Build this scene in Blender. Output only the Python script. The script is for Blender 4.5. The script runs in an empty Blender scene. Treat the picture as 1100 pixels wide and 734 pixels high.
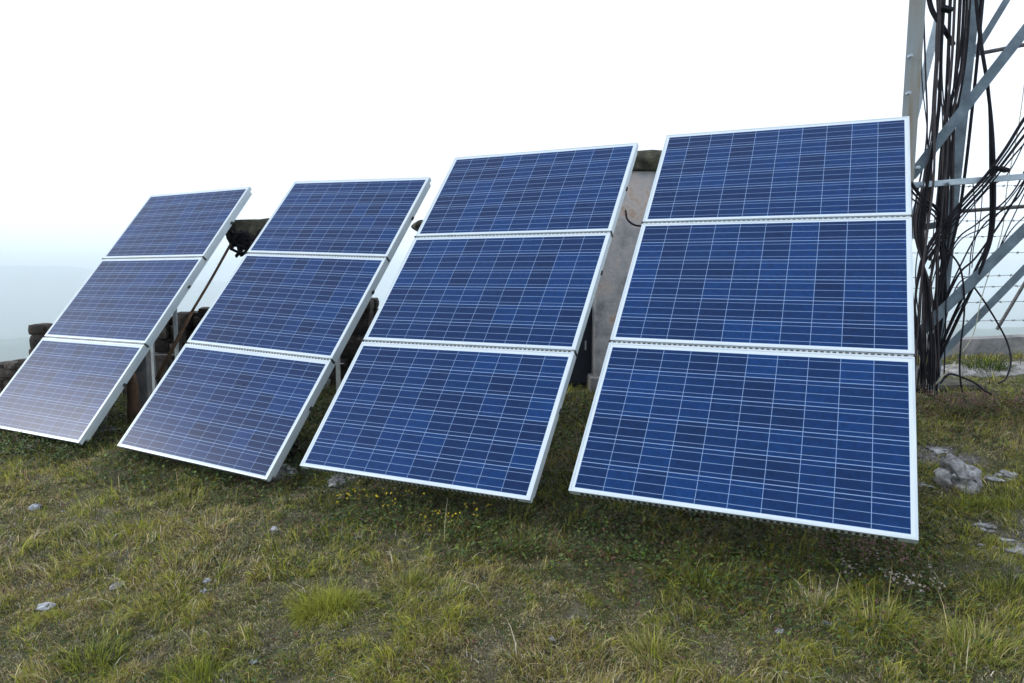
import bpy, bmesh, math, random
import numpy as np
from mathutils import Vector, Matrix
R = math.radians
C = bpy.context.scene.collection
rng = np.random.default_rng(7)
random.seed(7)

# ------------------------------------------------------------------ camera, sky, sun, exposure
EYE = 1.6
FOCAL, PITCH = 0.691, R(-5.4)
cam_d = bpy.data.cameras.new('camera'); cam = bpy.data.objects.new('camera', cam_d); C.objects.link(cam)
cam_d.sensor_width = 36; cam_d.lens = 36 * FOCAL; cam_d.clip_start = 0.05; cam_d.clip_end = 60000
cam.location = (0, 0, EYE); cam.rotation_euler = (R(90) + PITCH, 0, 0)
bpy.context.scene.camera = cam

SUN_ELEV, SUN_AZ = R(26), R(-89)          # azimuth from +Y towards +X (negative = left)
world = bpy.data.worlds.new('World'); bpy.context.scene.world = world; world.use_nodes = True
wn = world.node_tree.nodes; wl = world.node_tree.links; wn.clear()
sky = wn.new('ShaderNodeTexSky'); sky.sky_type = 'NISHITA'; sky.sun_disc = False
sky.sun_elevation = SUN_ELEV; sky.sun_rotation = SUN_AZ; sky.altitude = 1800
sky.air_density = 1.0; sky.dust_density = 4.0; sky.ozone_density = 1.0
cloud = wn.new('ShaderNodeMixRGB'); cloud.blend_type = 'MIX'; cloud.inputs[0].default_value = 0.72
cloud.inputs[2].default_value = (12.2, 12.9, 14.3, 1)      # thin bright high cloud over the blue
bg = wn.new('ShaderNodeBackground'); bg.inputs[1].default_value = 0.10
wo = wn.new('ShaderNodeOutputWorld')
wl.new(sky.outputs[0], cloud.inputs[1]); wl.new(cloud.outputs[0], bg.inputs[0]); wl.new(bg.outputs[0], wo.inputs[0])

sd = bpy.data.lights.new('sun', 'SUN'); sd.energy = 1.5; sd.angle = R(10); sd.color = (1.0, 0.97, 0.93)
sun = bpy.data.objects.new('sun', sd); C.objects.link(sun)
sdir = Vector((math.sin(SUN_AZ) * math.cos(SUN_ELEV), math.cos(SUN_AZ) * math.cos(SUN_ELEV), math.sin(SUN_ELEV)))
sun.rotation_euler = (-sdir).to_track_quat('-Z', 'Y').to_euler()
vs = bpy.context.scene.view_settings
vs.view_transform = 'Standard'; vs.look = 'None'; vs.gamma = 1; vs.use_curve_mapping = False; vs.exposure = 0.45
try:
    bpy.context.scene.cycles.volume_bounces = 6
except Exception: pass

# ------------------------------------------------------------------ helpers
def tag(o, label=None, cat=None, group=None, kind=None):
    if label: o['label'] = label
    if cat: o['category'] = cat
    if group: o['group'] = group
    if kind: o['kind'] = kind
    return o
def empty(name, loc=(0, 0, 0), rz=0):
    o = bpy.data.objects.new(name, None); C.objects.link(o); o.location = loc; o.rotation_euler = (0, 0, rz)
    o.empty_display_size = 0.1
    return o
def unproj(px, py, d):
    """point at depth d (metres along +Y) seen at photo coordinate (px, py); used for measuring off positions"""
    c, s = math.cos(PITCH), math.sin(PITCH)
    f = FOCAL * 1100
    v = Vector((0, c, s)) + Vector((1, 0, 0)) * ((px - 550) / f) - Vector((0, -s, c)) * ((py - 367) / f)
    v *= d / v.y
    return Vector((v.x, v.y, v.z + EYE))

def hash2(ix, iy, seed):
    n = (ix.astype(np.int64) * 374761393 + iy.astype(np.int64) * 668265263 + seed * 1442695041) & 0xffffffff
    n = ((n ^ (n >> 13)) * 1274126177) & 0xffffffff
    return ((n ^ (n >> 16)) & 0xffff) / 65535.0
def vnoise(x, y, seed=0):
    x = np.asarray(x, float); y = np.asarray(y, float)
    ix = np.floor(x); iy = np.floor(y); fx = x - ix; fy = y - iy
    fx = fx * fx * (3 - 2 * fx); fy = fy * fy * (3 - 2 * fy)
    a = hash2(ix, iy, seed); b = hash2(ix + 1, iy, seed); c = hash2(ix, iy + 1, seed); d = hash2(ix + 1, iy + 1, seed)
    return (a * (1 - fx) + b * fx) * (1 - fy) + (c * (1 - fx) + d * fx) * fy
def fbm(x, y, seed=0, n=4):
    s = 0; a = 0.5; t = 0
    for i in range(n):
        s = s + a * vnoise(x * 2 ** i + 17.3 * i, y * 2 ** i - 9.1 * i, seed + i); t += a; a *= 0.5
    return s / t
def sstep(a, b, x):
    t = np.clip((x - a) / (b - a), 0, 1); return t * t * (3 - 2 * t)

def ground_z(x, y):
    x = np.asarray(x, float); y = np.asarray(y, float)
    h = 0.05 + np.where(x < 0, 0.06 * np.maximum(x, -9), 0.03 * np.minimum(x, 8))
    h = h + 0.5 * (1 - np.exp(-np.maximum(y - 3.5, -2) / 4)) * (y > -1e9)
    h = h + (fbm(x * 1.3, y * 1.3, 3, 3) - .5) * 0.07 + (fbm(x * 7, y * 7, 5, 2) - .5) * 0.03
    # slope falls away beyond the wall / parapet and to the sides
    e = np.maximum.reduce([y - (9.2 + 0.0 * x), -x - 9.5, x - 14, -y - 12])
    h = h - .07 * np.exp(-((x + 2.1) / 1.1) ** 2 - ((y - 5.0) / .7) ** 2)
    near = 1 - sstep(10, 13, np.hypot(x, y))
    h = h + near * (fbm(x * 11, y * 11, 15, 3) - .5) * .045 * sstep(.0, .4, np.hypot(x, y))
    r = np.hypot(x, y)
    drop = -430 * (1 - np.exp(-np.maximum(e, 0) * 0.62 / 430))
    h = h + drop
    # far valley and ridges
    th = np.arctan2(x, y)
    ridge = np.exp(-((np.log(r + 1) - math.log(9000)) / 0.38) ** 2)
    prof = 350 + 175 * np.exp(-((th + .587) / .11) ** 2) + 50 * (fbm(th * 9 + 40, r * 0, 21, 4) - .5) - 220 * sstep(-.42, -.2, th)
    h = h + ridge * np.maximum(prof, 30)
    ridge2 = np.exp(-((np.log(r + 1) - math.log(3300)) / 0.30) ** 2)
    prof2 = 190 + 120 * (fbm(th * 7 + 11, r * 0, 31, 4) - .5)
    h = h + ridge2 * prof2
    far = sstep(150, 900, r)
    h = h + far * (fbm(x / 700, y / 700, 41, 5) - .5) * 110
    return h
def gz(x, y): return float(ground_z(np.array([x]), np.array([y]))[0])

class MB:
    """collects shapes and links them as ONE mesh object"""
    def __init__(s): s.v = []; s.f = []
    def add(s, vs, fs):
        o = len(s.v); s.v += [tuple(v) for v in vs]; s.f += [tuple(i + o for i in f) for f in fs]; return s
    def box(s, c, sz, m=None):
        x, y, z = (k / 2 for k in sz)
        vs = [Vector((a * x, b * y, d * z)) for a in (-1, 1) for b in (-1, 1) for d in (-1, 1)]
        if m is not None: vs = [m @ v for v in vs]
        vs = [v + Vector(c) for v in vs]
        return s.add(vs, [(0, 1, 3, 2), (4, 6, 7, 5), (0, 4, 5, 1), (2, 3, 7, 6), (0, 2, 6, 4), (1, 5, 7, 3)])
    def bar(s, a, b, w, t, up=(0, 0, 1)):
        a = Vector(a); b = Vector(b); d = (b - a).normalized(); u = Vector(up); sd_ = d.cross(u)
        if sd_.length < 1e-3: sd_ = d.cross(Vector((1, 0, 0)))
        sd_.normalize(); u = sd_.cross(d).normalized()
        vs = [p + sd_ * (i * w / 2) + u * (j * t / 2) for p in (a, b) for i in (-1, 1) for j in (-1, 1)]
        return s.add(vs, [(0, 1, 3, 2), (4, 6, 7, 5), (0, 4, 5, 1), (2, 3, 7, 6), (0, 2, 6, 4), (1, 5, 7, 3)])
    def angle_iron(s, a, b, w, t, up=(0, 0, 1)):
        a = Vector(a); b = Vector(b); d = (b - a).normalized(); u = Vector(up); sd_ = d.cross(u).normalized(); u = sd_.cross(d).normalized()
        prof = [(0, 0), (w, 0), (w, t), (t, t), (t, w), (0, w)]
        vs = [p + sd_ * (i - w / 2) + u * (j - w / 2) for p in (a, b) for i, j in prof]
        fs = [tuple(range(5, -1, -1)), tuple(range(6, 12))] + [(k, (k + 1) % 6, (k + 1) % 6 + 6, k + 6) for k in range(6)]
        return s.add(vs, fs)
    def tube(s, pts, r, n=7, caps=True):
        pts = [Vector(p) for p in pts]; N = len(pts); rs = r if hasattr(r, '__len__') else [r] * N
        t0 = (pts[1] - pts[0]).normalized(); u = t0.orthogonal().normalized(); vs = []
        for i, p in enumerate(pts):
            t = (pts[min(i + 1, N - 1)] - pts[max(i - 1, 0)]).normalized()
            u = (u - t * u.dot(t)); u = u.normalized() if u.length > 1e-6 else t.orthogonal().normalized()
            w = t.cross(u)
            for k in range(n):
                a = 2 * math.pi * k / n; vs.append(p + (u * math.cos(a) + w * math.sin(a)) * rs[i])
        fs = [(i * n + k, i * n + (k + 1) % n, (i + 1) * n + (k + 1) % n, (i + 1) * n + k) for i in range(N - 1) for k in range(n)]
        if caps: fs += [tuple(range(n - 1, -1, -1)), tuple(range((N - 1) * n, N * n))]
        return s.add(vs, fs)
    def build(s, name, mat, parent=None, smooth=False, bevel=0):
        me = bpy.data.meshes.new(name); me.from_pydata(s.v, [], s.f); me.update()
        o = bpy.data.objects.new(name, me); C.objects.link(o)
        if mat: me.materials.append(mat)
        if smooth: me.polygons.foreach_set('use_smooth', [True] * len(me.polygons))
        if parent: o.parent = parent
        if bevel:
            b = o.modifiers.new('bevel', 'BEVEL'); b.width = bevel; b.segments = 2; b.limit_method = 'ANGLE'
        return o

def spline(pts, n=10):
    pts = [Vector(p) for p in pts]; P = [pts[0] * 2 - pts[1]] + pts + [pts[-1] * 2 - pts[-2]]; out = []
    for i in range(1, len(P) - 2):
        for k in range(n):
            t = k / n
            out.append(0.5 * ((2 * P[i]) + (P[i + 1] - P[i - 1]) * t + (2 * P[i - 1] - 5 * P[i] + 4 * P[i + 1] - P[i + 2]) * t * t + (-P[i - 1] + 3 * P[i] - 3 * P[i + 1] + P[i + 2]) * t ** 3))
    out.append(pts[-1]); return out

# ------------------------------------------------------------------ materials
def mat(name, col=(.5, .5, .5), rough=.7, metal=0, spec=.5):
    m = bpy.data.materials.new(name); m.use_nodes = True; b = m.node_tree.nodes['Principled BSDF']
    b.inputs['Base Color'].default_value = (*col, 1); b.inputs['Roughness'].default_value = rough
    b.inputs['Metallic'].default_value = metal; b.inputs['Specular IOR Level'].default_value = spec
    return m, m.node_tree.nodes, m.node_tree.links, b
def ramp_mat(name, stops, scale=5, detail=6, rough=.8, bump=.3, bdist=.02, metal=0, coords='Object', dist=0.0, spec=.4, rough_var=None, bscale=None):
    m, N, L, b = mat(name, rough=rough, metal=metal, spec=spec)
    tc = N.new('ShaderNodeTexCoord'); nz = N.new('ShaderNodeTexNoise'); nz.inputs['Scale'].default_value = scale
    nz.inputs['Detail'].default_value = detail; nz.inputs['Roughness'].default_value = .62; nz.inputs['Distortion'].default_value = dist
    cr = N.new('ShaderNodeValToRGB'); e = cr.color_ramp.elements
    while len(e) < len(stops): e.new(.5)
    for k, (p, c) in enumerate(stops): e[k].position = p; e[k].color = (*c, 1)
    L.new(tc.outputs[coords], nz.inputs['Vector']); L.new(nz.outputs['Fac'], cr.inputs[0]); L.new(cr.outputs[0], b.inputs['Base Color'])
    n2 = N.new('ShaderNodeTexNoise'); n2.inputs['Scale'].default_value = bscale or scale * 4; n2.inputs['Detail'].default_value = 8
    L.new(tc.outputs[coords], n2.inputs['Vector'])
    bp = N.new('ShaderNodeBump'); bp.inputs['Strength'].default_value = bump; bp.inputs['Distance'].default_value = bdist
    L.new(n2.outputs['Fac'], bp.inputs['Height']); L.new(bp.outputs[0], b.inputs['Normal'])
    if rough_var:
        mr = N.new('ShaderNodeMapRange'); mr.inputs[3].default_value = rough_var[0]; mr.inputs[4].default_value = rough_var[1]
        L.new(n2.outputs['Fac'], mr.inputs[0]); L.new(mr.outputs[0], b.inputs['Roughness'])
    return m
M = {}
M['alu'] = ramp_mat('anodised_aluminium', [(.3, (.43, .51, .56)), (.7, (.54, .61, .65))], 3, 3, .45, .03, .002, metal=.25, rough_var=(.36, .5))
M['rail'] = ramp_mat('galvanised_rail', [(.3, (.38, .43, .45)), (.7, (.52, .57, .59))], 14, 4, .45, .05, .002, metal=.3)
M['slot'] = mat('slot_dark', (.03, .03, .03), .8)[0]
M['galv'] = ramp_mat('weathered_galvanised_steel', [(.3, (.06, .085, .105)), (.5, (.10, .14, .17)), (.72, (.16, .21, .25))], 6, 5, .5, .08, .004, metal=.25)
M['galv_pale'] = ramp_mat('pale_galvanised_steel', [(.3, (.30, .38, .44)), (.7, (.50, .58, .64))], 7, 5, .45, .06, .003, metal=.3)
M['rust'] = ramp_mat('rust_streaked_steel', [(.34, (.24, .29, .32)), (.5, (.24, .24, .22)), (.60, (.20, .15, .10)), (.78, (.15, .09, .05))], 9, 7, .75, .2, .004, dist=.3)
_n = M['rust'].node_tree.nodes; _l = M['rust'].node_tree.links; _mp = _n.new('ShaderNodeMapping'); _mp.inputs['Scale'].default_value = (1, 1, .09)
_l.new([n for n in _n if n.type == 'TEX_COORD'][0].outputs['Object'], _mp.inputs[0]); _l.new(_mp.outputs[0], [n for n in _n if n.type == 'TEX_NOISE'][0].inputs['Vector'])
M['cable'] = ramp_mat('black_cable_sheath', [(.3, (.006, .006, .009)), (.7, (.018, .018, .024))], 9, 3, .6, .05, .002, spec=.15)
M['cable_grey'] = ramp_mat('faded_cable_sheath', [(.3, (.03, .027, .03)), (.7, (.07, .062, .07))], 9, 3, .55, .05, .002, spec=.15)
M['rope'] = ramp_mat('pale_rope', [(.3, (.40, .38, .27)), (.7, (.60, .58, .45))], 60, 3, .8, .3, .002)
M['wire'] = ramp_mat('barbed_wire_steel', [(.3, (.06, .05, .05)), (.7, (.16, .15, .15))], 20, 3, .6, .1, .001, metal=.4)
M['concrete'] = ramp_mat('weathered_concrete', [(.28, (.07, .07, .07)), (.45, (.20, .20, .20)), (.6, (.30, .29, .28)), (.8, (.42, .40, .38))], 4, 9, .9, .5, .01, dist=.4)
M['plaster'] = ramp_mat('stained_plaster', [(.32, (.12, .12, .125)), (.42, (.30, .30, .31)), (.52, (.44, .44, .45)), (.60, (.56, .50, .46)), (.66, (.46, .33, .25)), (.74, (.62, .57, .53))], 2.6, 12, .9, .6, .012, dist=.15, bscale=30)
M['capstone'] = ramp_mat('mossy_slab', [(.32, (.022, .022, .018)), (.5, (.06, .06, .042)), (.62, (.11, .11, .07)), (.78, (.24, .24, .22))], 9, 9, .95, .7, .015)
M['wood'] = ramp_mat('weathered_wood', [(.3, (.07, .04, .025)), (.7, (.20, .12, .07))], 8, 6, .85, .4, .005)
M['fence_post'] = ramp_mat('dark_post', [(.3, (.05, .05, .05)), (.7, (.12, .12, .12))], 12, 5, .7, .2, .003)
M['doorway'] = ramp_mat('dark_metal_sheet', [(.3, (.010, .014, .024)), (.7, (.03, .035, .05))], 5, 4, .6, .1, .003)

def stone_mat(name, stops, vs=7, ns=11):
    m, N, L, b = mat(name, rough=.93)
    tc = N.new('ShaderNodeTexCoord'); nz = N.new('ShaderNodeTexNoise'); nz.inputs['Scale'].default_value = ns; nz.inputs['Detail'].default_value = 10; nz.inputs['Roughness'].default_value = .7
    gi = N.new('ShaderNodeNewGeometry'); ad = N.new('ShaderNodeMath'); ad.operation = 'MULTIPLY_ADD'; ad.inputs[1].default_value = .22; 
    L.new(gi.outputs['Random Per Island'], ad.inputs[0]); L.new(nz.outputs['Fac'], ad.inputs[2])
    sb = N.new('ShaderNodeMath'); sb.operation = 'SUBTRACT'; sb.inputs[1].default_value = .11; L.new(ad.outputs[0], sb.inputs[0])
    cr = N.new('ShaderNodeValToRGB'); e = cr.color_ramp.elements
    while len(e) < len(stops): e.new(.5)
    for k, (p, c) in enumerate(stops): e[k].position = p; e[k].color = (*c, 1)
    L.new(tc.outputs['Object'], nz.inputs['Vector']); L.new(sb.outputs[0], cr.inputs[0]); L.new(cr.outputs[0], b.inputs['Base Color'])
    n2 = N.new('ShaderNodeTexNoise'); n2.inputs['Scale'].default_value = ns * 3; n2.inputs['Detail'].default_value = 9; L.new(tc.outputs['Object'], n2.inputs['Vector'])
    bp = N.new('ShaderNodeBump'); bp.inputs['Strength'].default_value = .8; bp.inputs['Distance'].default_value = .012
    L.new(n2.outputs['Fac'], bp.inputs['Height']); L.new(bp.outputs[0], b.inputs['Normal'])
    return m
M['rock'] = stone_mat('lichen_limestone', [(.33, (.025, .025, .025)), (.46, (.10, .10, .10)), (.58, (.24, .24, .24)), (.72, (.50, .51, .52))])
M['pebble'] = stone_mat('pale_stone_chip', [(.3, (.10, .105, .11)), (.5, (.24, .25, .28)), (.7, (.50, .53, .57))], ns=30)
M['wallstone'] = stone_mat('dark_wall_stone', [(.30, (.005, .004, .004)), (.45, (.020, .015, .012)), (.6, (.048, .038, .032)), (.78, (.14, .13, .12))])

# photovoltaic laminate: 10 x 6 polycrystalline cells, three bus bars each, on a white backsheet (UV is in metres)
MOD_W, GAP = 1.65, 0.020
def pv_material(name, hgt):
    m, N, L, b = mat(name, rough=.22, spec=.5)
    def mth(op, a, bb=None, c=None):
        n = N.new('ShaderNodeMath'); n.operation = op
        for i, v in enumerate((a, bb, c)):
            if v is None: continue
            if isinstance(v, (int, float)): n.inputs[i].default_value = v
            else: L.new(v, n.inputs[i])
        return n.outputs[0]
    mx, my = 0.029, 0.012
    cw, ch = (MOD_W - 2 * mx) / 10, (hgt - 2 * my) / 6
    uv = N.new('ShaderNodeUVMap'); uv.uv_map = 'UVMap'; sp = N.new('ShaderNodeSeparateXYZ'); L.new(uv.outputs[0], sp.inputs[0])
    cu = mth('DIVIDE', mth('SUBTRACT', sp.outputs[0], mx), cw); cv = mth('DIVIDE', mth('SUBTRACT', sp.outputs[1], my), ch)
    fu = mth('FRACT', cu); fv = mth('FRACT', cv)
    def near(f, pos, half): return mth('LESS_THAN', mth('ABSOLUTE', mth('SUBTRACT', f, pos)), half)
    gu = .0013 / cw; gv = .0020 / ch; bw = .0015 / ch
    edge = mth('MAXIMUM', mth('LESS_THAN', mth('MINIMUM', fu, mth('SUBTRACT', 1.0, fu)), gu), mth('LESS_THAN', mth('MINIMUM', fv, mth('SUBTRACT', 1.0, fv)), gv))
    bus = mth('MAXIMUM', near(fv, 1 / 6, bw), mth('MAXIMUM', near(fv, .5, bw), near(fv, 5 / 6, bw)))
    out = mth('MAXIMUM', mth('MAXIMUM', mth('LESS_THAN', cu, 0), mth('GREATER_THAN', cu, 10)), mth('MAXIMUM', mth('LESS_THAN', cv, 0), mth('GREATER_THAN', cv, 6)))
    edge = mth('MAXIMUM', edge, out)
    # fine contact fingers lighten the cell very slightly
    oi = N.new('ShaderNodeObjectInfo')
    cell = N.new('ShaderNodeCombineXYZ'); L.new(mth('FLOOR', cu), cell.inputs[0]); L.new(mth('FLOOR', cv), cell.inputs[1]); L.new(mth('MULTIPLY', oi.outputs['Random'], 97.0), cell.inputs[2])
    wnz = N.new('ShaderNodeTexWhiteNoise'); wnz.noise_dimensions = '3D'; L.new(cell.outputs[0], wnz.inputs['Vector'])
    vor = N.new('ShaderNodeTexVoronoi'); vor.inputs['Scale'].default_value = 55; L.new(uv.outputs[0], vor.inputs['Vector'])
    vs_ = N.new('ShaderNodeSeparateColor'); L.new(vor.outputs['Color'], vs_.inputs[0])
    f = mth('ADD', mth('ADD', mth('MULTIPLY', wnz.outputs['Value'], .38), .20), mth('MULTIPLY', vs_.outputs[0], .22))
    cr = N.new('ShaderNodeValToRGB'); e = cr.color_ramp.elements; e.new(.5)
    for k, (p, c) in enumerate([(0.1, (.0003, .011, .048)), (.5, (.0004, .021, .090)), (.95, (.0008, .040, .165))]): e[k].position = p; e[k].color = (*c, 1)
    L.new(f, cr.inputs[0])
    m1 = N.new('ShaderNodeMixRGB'); L.new(bus, m1.inputs[0]); L.new(cr.outputs[0], m1.inputs[1]); m1.inputs[2].default_value = (.16, .25, .43, 1)
    m2 = N.new('ShaderNodeMixRGB'); L.new(edge, m2.inputs[0]); L.new(m1.outputs[0], m2.inputs[1]); m2.inputs[2].default_value = (.20, .31, .52, 1)
    m3 = N.new('ShaderNodeMixRGB'); L.new(out, m3.inputs[0]); L.new(m2.outputs[0], m3.inputs[1]); m3.inputs[2].default_value = (.52, .60, .66, 1)
    L.new(m3.outputs[0], b.inputs['Base Color'])
    # dusty film: roughness varies
    tc = N.new('ShaderNodeTexCoord'); nz = N.new('ShaderNodeTexNoise'); nz.inputs['Scale'].default_value = 2.2; nz.inputs['Detail'].default_value = 7; L.new(tc.outputs['Object'], nz.inputs['Vector'])
    mr = N.new('ShaderNodeMapRange'); mr.inputs[3].default_value = .24; mr.inputs[4].default_value = .36; L.new(nz.outputs['Fac'], mr.inputs[0]); L.new(mr.outputs[0], b.inputs['Roughness'])
    b.inputs['IOR'].default_value = 1.45; b.inputs['Specular IOR Level'].default_value = 0.18
    return m

# vegetation: natural colour per blade / leaf from the "tint" attribute
def tint_mat(name, rough=.6, trans=.25, spec=.25):
    m, N, L, b = mat(name, rough=rough, spec=spec)
    at = N.new('ShaderNodeAttribute'); at.attribute_name = 'tint'; L.new(at.outputs['Color'], b.inputs['Base Color'])
    tr = N.new('ShaderNodeBsdfTranslucent'); L.new(at.outputs['Color'], tr.inputs[0]); mx = N.new('ShaderNodeMixShader'); mx.inputs[0].default_value = trans
    out = N['Material Output']; L.new(b.outputs[0], mx.inputs[1]); L.new(tr.outputs[0], mx.inputs[2]); L.new(mx.outputs[0], out.inputs[0])
    return m
M['grass'] = tint_mat('grass_blade'); M['leaf'] = tint_mat('weed_leaf', .55, .2, .3); M['petal'] = tint_mat('petal', .7, .3, .2)

def np_mesh(name, V, F, cols, material, parent=None):
    """V (n,3), F (m,4 or 3) equal-size faces, cols per vertex"""
    me = bpy.data.meshes.new(name); k = F.shape[1]
    me.vertices.add(len(V)); me.vertices.foreach_set('co', V.astype(np.float32).ravel())
    me.loops.add(F.size); me.loops.foreach_set('vertex_index', F.astype(np.int32).ravel())
    me.polygons.add(len(F)); me.polygons.foreach_set('loop_start', np.arange(0, F.size, k, dtype=np.int32))
    me.update(calc_edges=True)
    if cols is not None:
        a = me.color_attributes.new('tint', 'FLOAT_COLOR', 'POINT')
        c4 = np.ones((len(V), 4), np.float32); c4[:, :3] = cols; a.data.foreach_set('color', c4.ravel())
    me.materials.append(material); o = bpy.data.objects.new(name, me); C.objects.link(o)
    if parent: o.parent = parent
    return o

# ------------------------------------------------------------------ ground
def ground_material():
    m, N, L, b = mat('hilltop_turf_soil', rough=.95, spec=.2)
    tc = N.new('ShaderNodeTexCoord')
    def noise(s, d=6, r=.6):
        n = N.new('ShaderNodeTexNoise'); n.inputs['Scale'].default_value = s; n.inputs['Detail'].default_value = d; n.inputs['Roughness'].default_value = r; L.new(tc.outputs['Object'], n.inputs['Vector']); return n
    def ramp(src, stops):
        c = N.new('ShaderNodeValToRGB'); e = c.color_ramp.elements
        while len(e) < len(stops): e.new(.5)
        for k, (p, cc) in enumerate(stops): e[k].position = p; e[k].color = (*cc, 1)
        L.new(src, c.inputs[0]); return c.outputs[0]
    soil = ramp(noise(85, 9, .8).outputs['Fac'], [(.3, (.042, .036, .022)), (.43, (.13, .115, .075)), (.55, (.23, .21, .145)), (.70, (.42, .40, .33))])
    moss = ramp(noise(110, 8, .8).outputs['Fac'], [(.3, (.030, .036, .012)), (.48, (.09, .10, .034)), (.66, (.19, .19, .08))])
    n1 = ramp(noise(3.0, 6, .65).outputs['Fac'], [(.42, (0, 0, 0)), (.56, (1, 1, 1))])
    mx = N.new('ShaderNodeMixRGB'); L.new(n1, mx.inputs[0]); L.new(soil, mx.inputs[1]); L.new(moss, mx.inputs[2])
    # pale gravelly rock where the right-hand path is worn (attribute bare)
    at = N.new('ShaderNodeAttribute'); at.attribute_name = 'bare'
    rock = ramp(noise(22, 10, .8).outputs['Fac'], [(.32, (.05, .045, .04)), (.46, (.18, .17, .155)), (.58, (.34, .33, .32)), (.72, (.52, .52, .52))])
    mx2 = N.new('ShaderNodeMixRGB'); L.new(at.outputs['Fac'], mx2.inputs[0]); L.new(mx.outputs[0], mx2.inputs[1]); L.new(rock, mx2.inputs[2])
    # wooded valley far below
    wood = ramp(noise(.006, 9, .7).outputs['Fac'], [(.35, (.018, .030, .012)), (.55, (.05, .065, .025)), (.7, (.10, .09, .05))])
    a2 = N.new('ShaderNodeAttribute'); a2.attribute_name = 'far'
    mx3 = N.new('ShaderNodeMixRGB'); L.new(a2.outputs['Fac'], mx3.inputs[0]); L.new(mx2.outputs[0], mx3.inputs[1]); L.new(wood, mx3.inputs[2])
    L.new(mx3.outputs[0], b.inputs['Base Color'])
    bn = noise(70, 9, .85); bp = N.new('ShaderNodeBump'); bp.inputs['Strength'].default_value = 1.0; bp.inputs['Distance'].default_value = .04
    L.new(bn.outputs['Fac'], bp.inputs['Height']); L.new(bp.outputs[0], b.inputs['Normal'])
    return m
def bareness(x, y):
    """1 where gravel / rock shows"""
    p = np.exp(-((x - (2.95 + .2 * np.sin(y * 2.1))) / .42) ** 2) * sstep(2.7, 3.2, y) * (1 - sstep(3.9, 4.4, y))
    q = .45 * np.exp(-(((x - 3.15) / .5) ** 2 + ((y - 4.95) / .22) ** 2))
    s = .6 * np.exp(-(((x + 2.4) / .7) ** 2 + ((y - 3.6) / .35) ** 2)) * .45
    t = .75 * np.exp(-(((x - 1.2) / .45) ** 2 + ((y - 2.4) / .18) ** 2)) * .5
    n = fbm(x * 3.5, y * 3.5, 77, 4)
    return np.clip((np.maximum.reduce([p, q, s, t]) * 1.25 + (n - .5) * 1.4 - .28) * 2.2, 0, 1)

r1 = np.concatenate([[.3, .8, 1.2], np.arange(1.5, 11.5, .045)]); rr = [11.5]
while rr[-1] < 26000: rr.append(rr[-1] * 1.055)
RR = np.concatenate([r1, rr]); fine = np.radians(np.arange(-44, 44.01, .35)); coarse = np.radians(np.arange(48, 312.1, 4))
TH = np.concatenate([fine, coarse]); nT = len(TH); nR = len(RR)
rg, tg = np.meshgrid(RR, TH, indexing='ij'); X = rg * np.sin(tg); Y = rg * np.cos(tg); Z = ground_z(X, Y)
V = np.stack([X, Y, Z], -1).reshape(-1, 3)
i, j = np.meshgrid(np.arange(nR - 1), np.arange(nT), indexing='ij'); j2 = (j + 1) % nT
F = np.stack([i * nT + j, i * nT + j2, (i + 1) * nT + j2, (i + 1) * nT + j], -1).reshape(-1, 4)[:, ::-1]
g = np_mesh('ground', V, F, None, ground_material())
g.data.polygons.foreach_set('use_smooth', [True] * len(F))
for nm, val in (('bare', bareness(V[:, 0], V[:, 1])), ('far', sstep(12, 40, np.hypot(V[:, 0], V[:, 1])))):
    a = g.data.attributes.new(nm, 'FLOAT', 'POINT'); a.data.foreach_set('value', val.astype(np.float32))
tag(g, kind='structure', label='rough hilltop turf with bare soil and gravel falling away to a hazy valley')

# the air over the valley
hz = MB(); zlo = float(Z.min()) - 1; ztop = float(max(Z.max(), 12)) + 110
hz.box((0, 0, (zlo + ztop) / 2), (56000, 56000, ztop - zlo))
hm = bpy.data.materials.new('haze_air'); hm.use_nodes = True; hn = hm.node_tree.nodes; hn.clear()
ho = hn.new('ShaderNodeOutputMaterial'); hv = hn.new('ShaderNodeVolumePrincipled'); hv.inputs['Color'].default_value = (.85, .955, 1.0, 1)
hv.inputs['Density'].default_value = 0.00030; hv.inputs['Anisotropy'].default_value = 0.0
hm.node_tree.links.new(hv.outputs[0], ho.inputs['Volume'])
tag(hz.build('haze', hm), kind='stuff', label='pale bluish haze lying over the valley', cat='haze')

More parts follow.
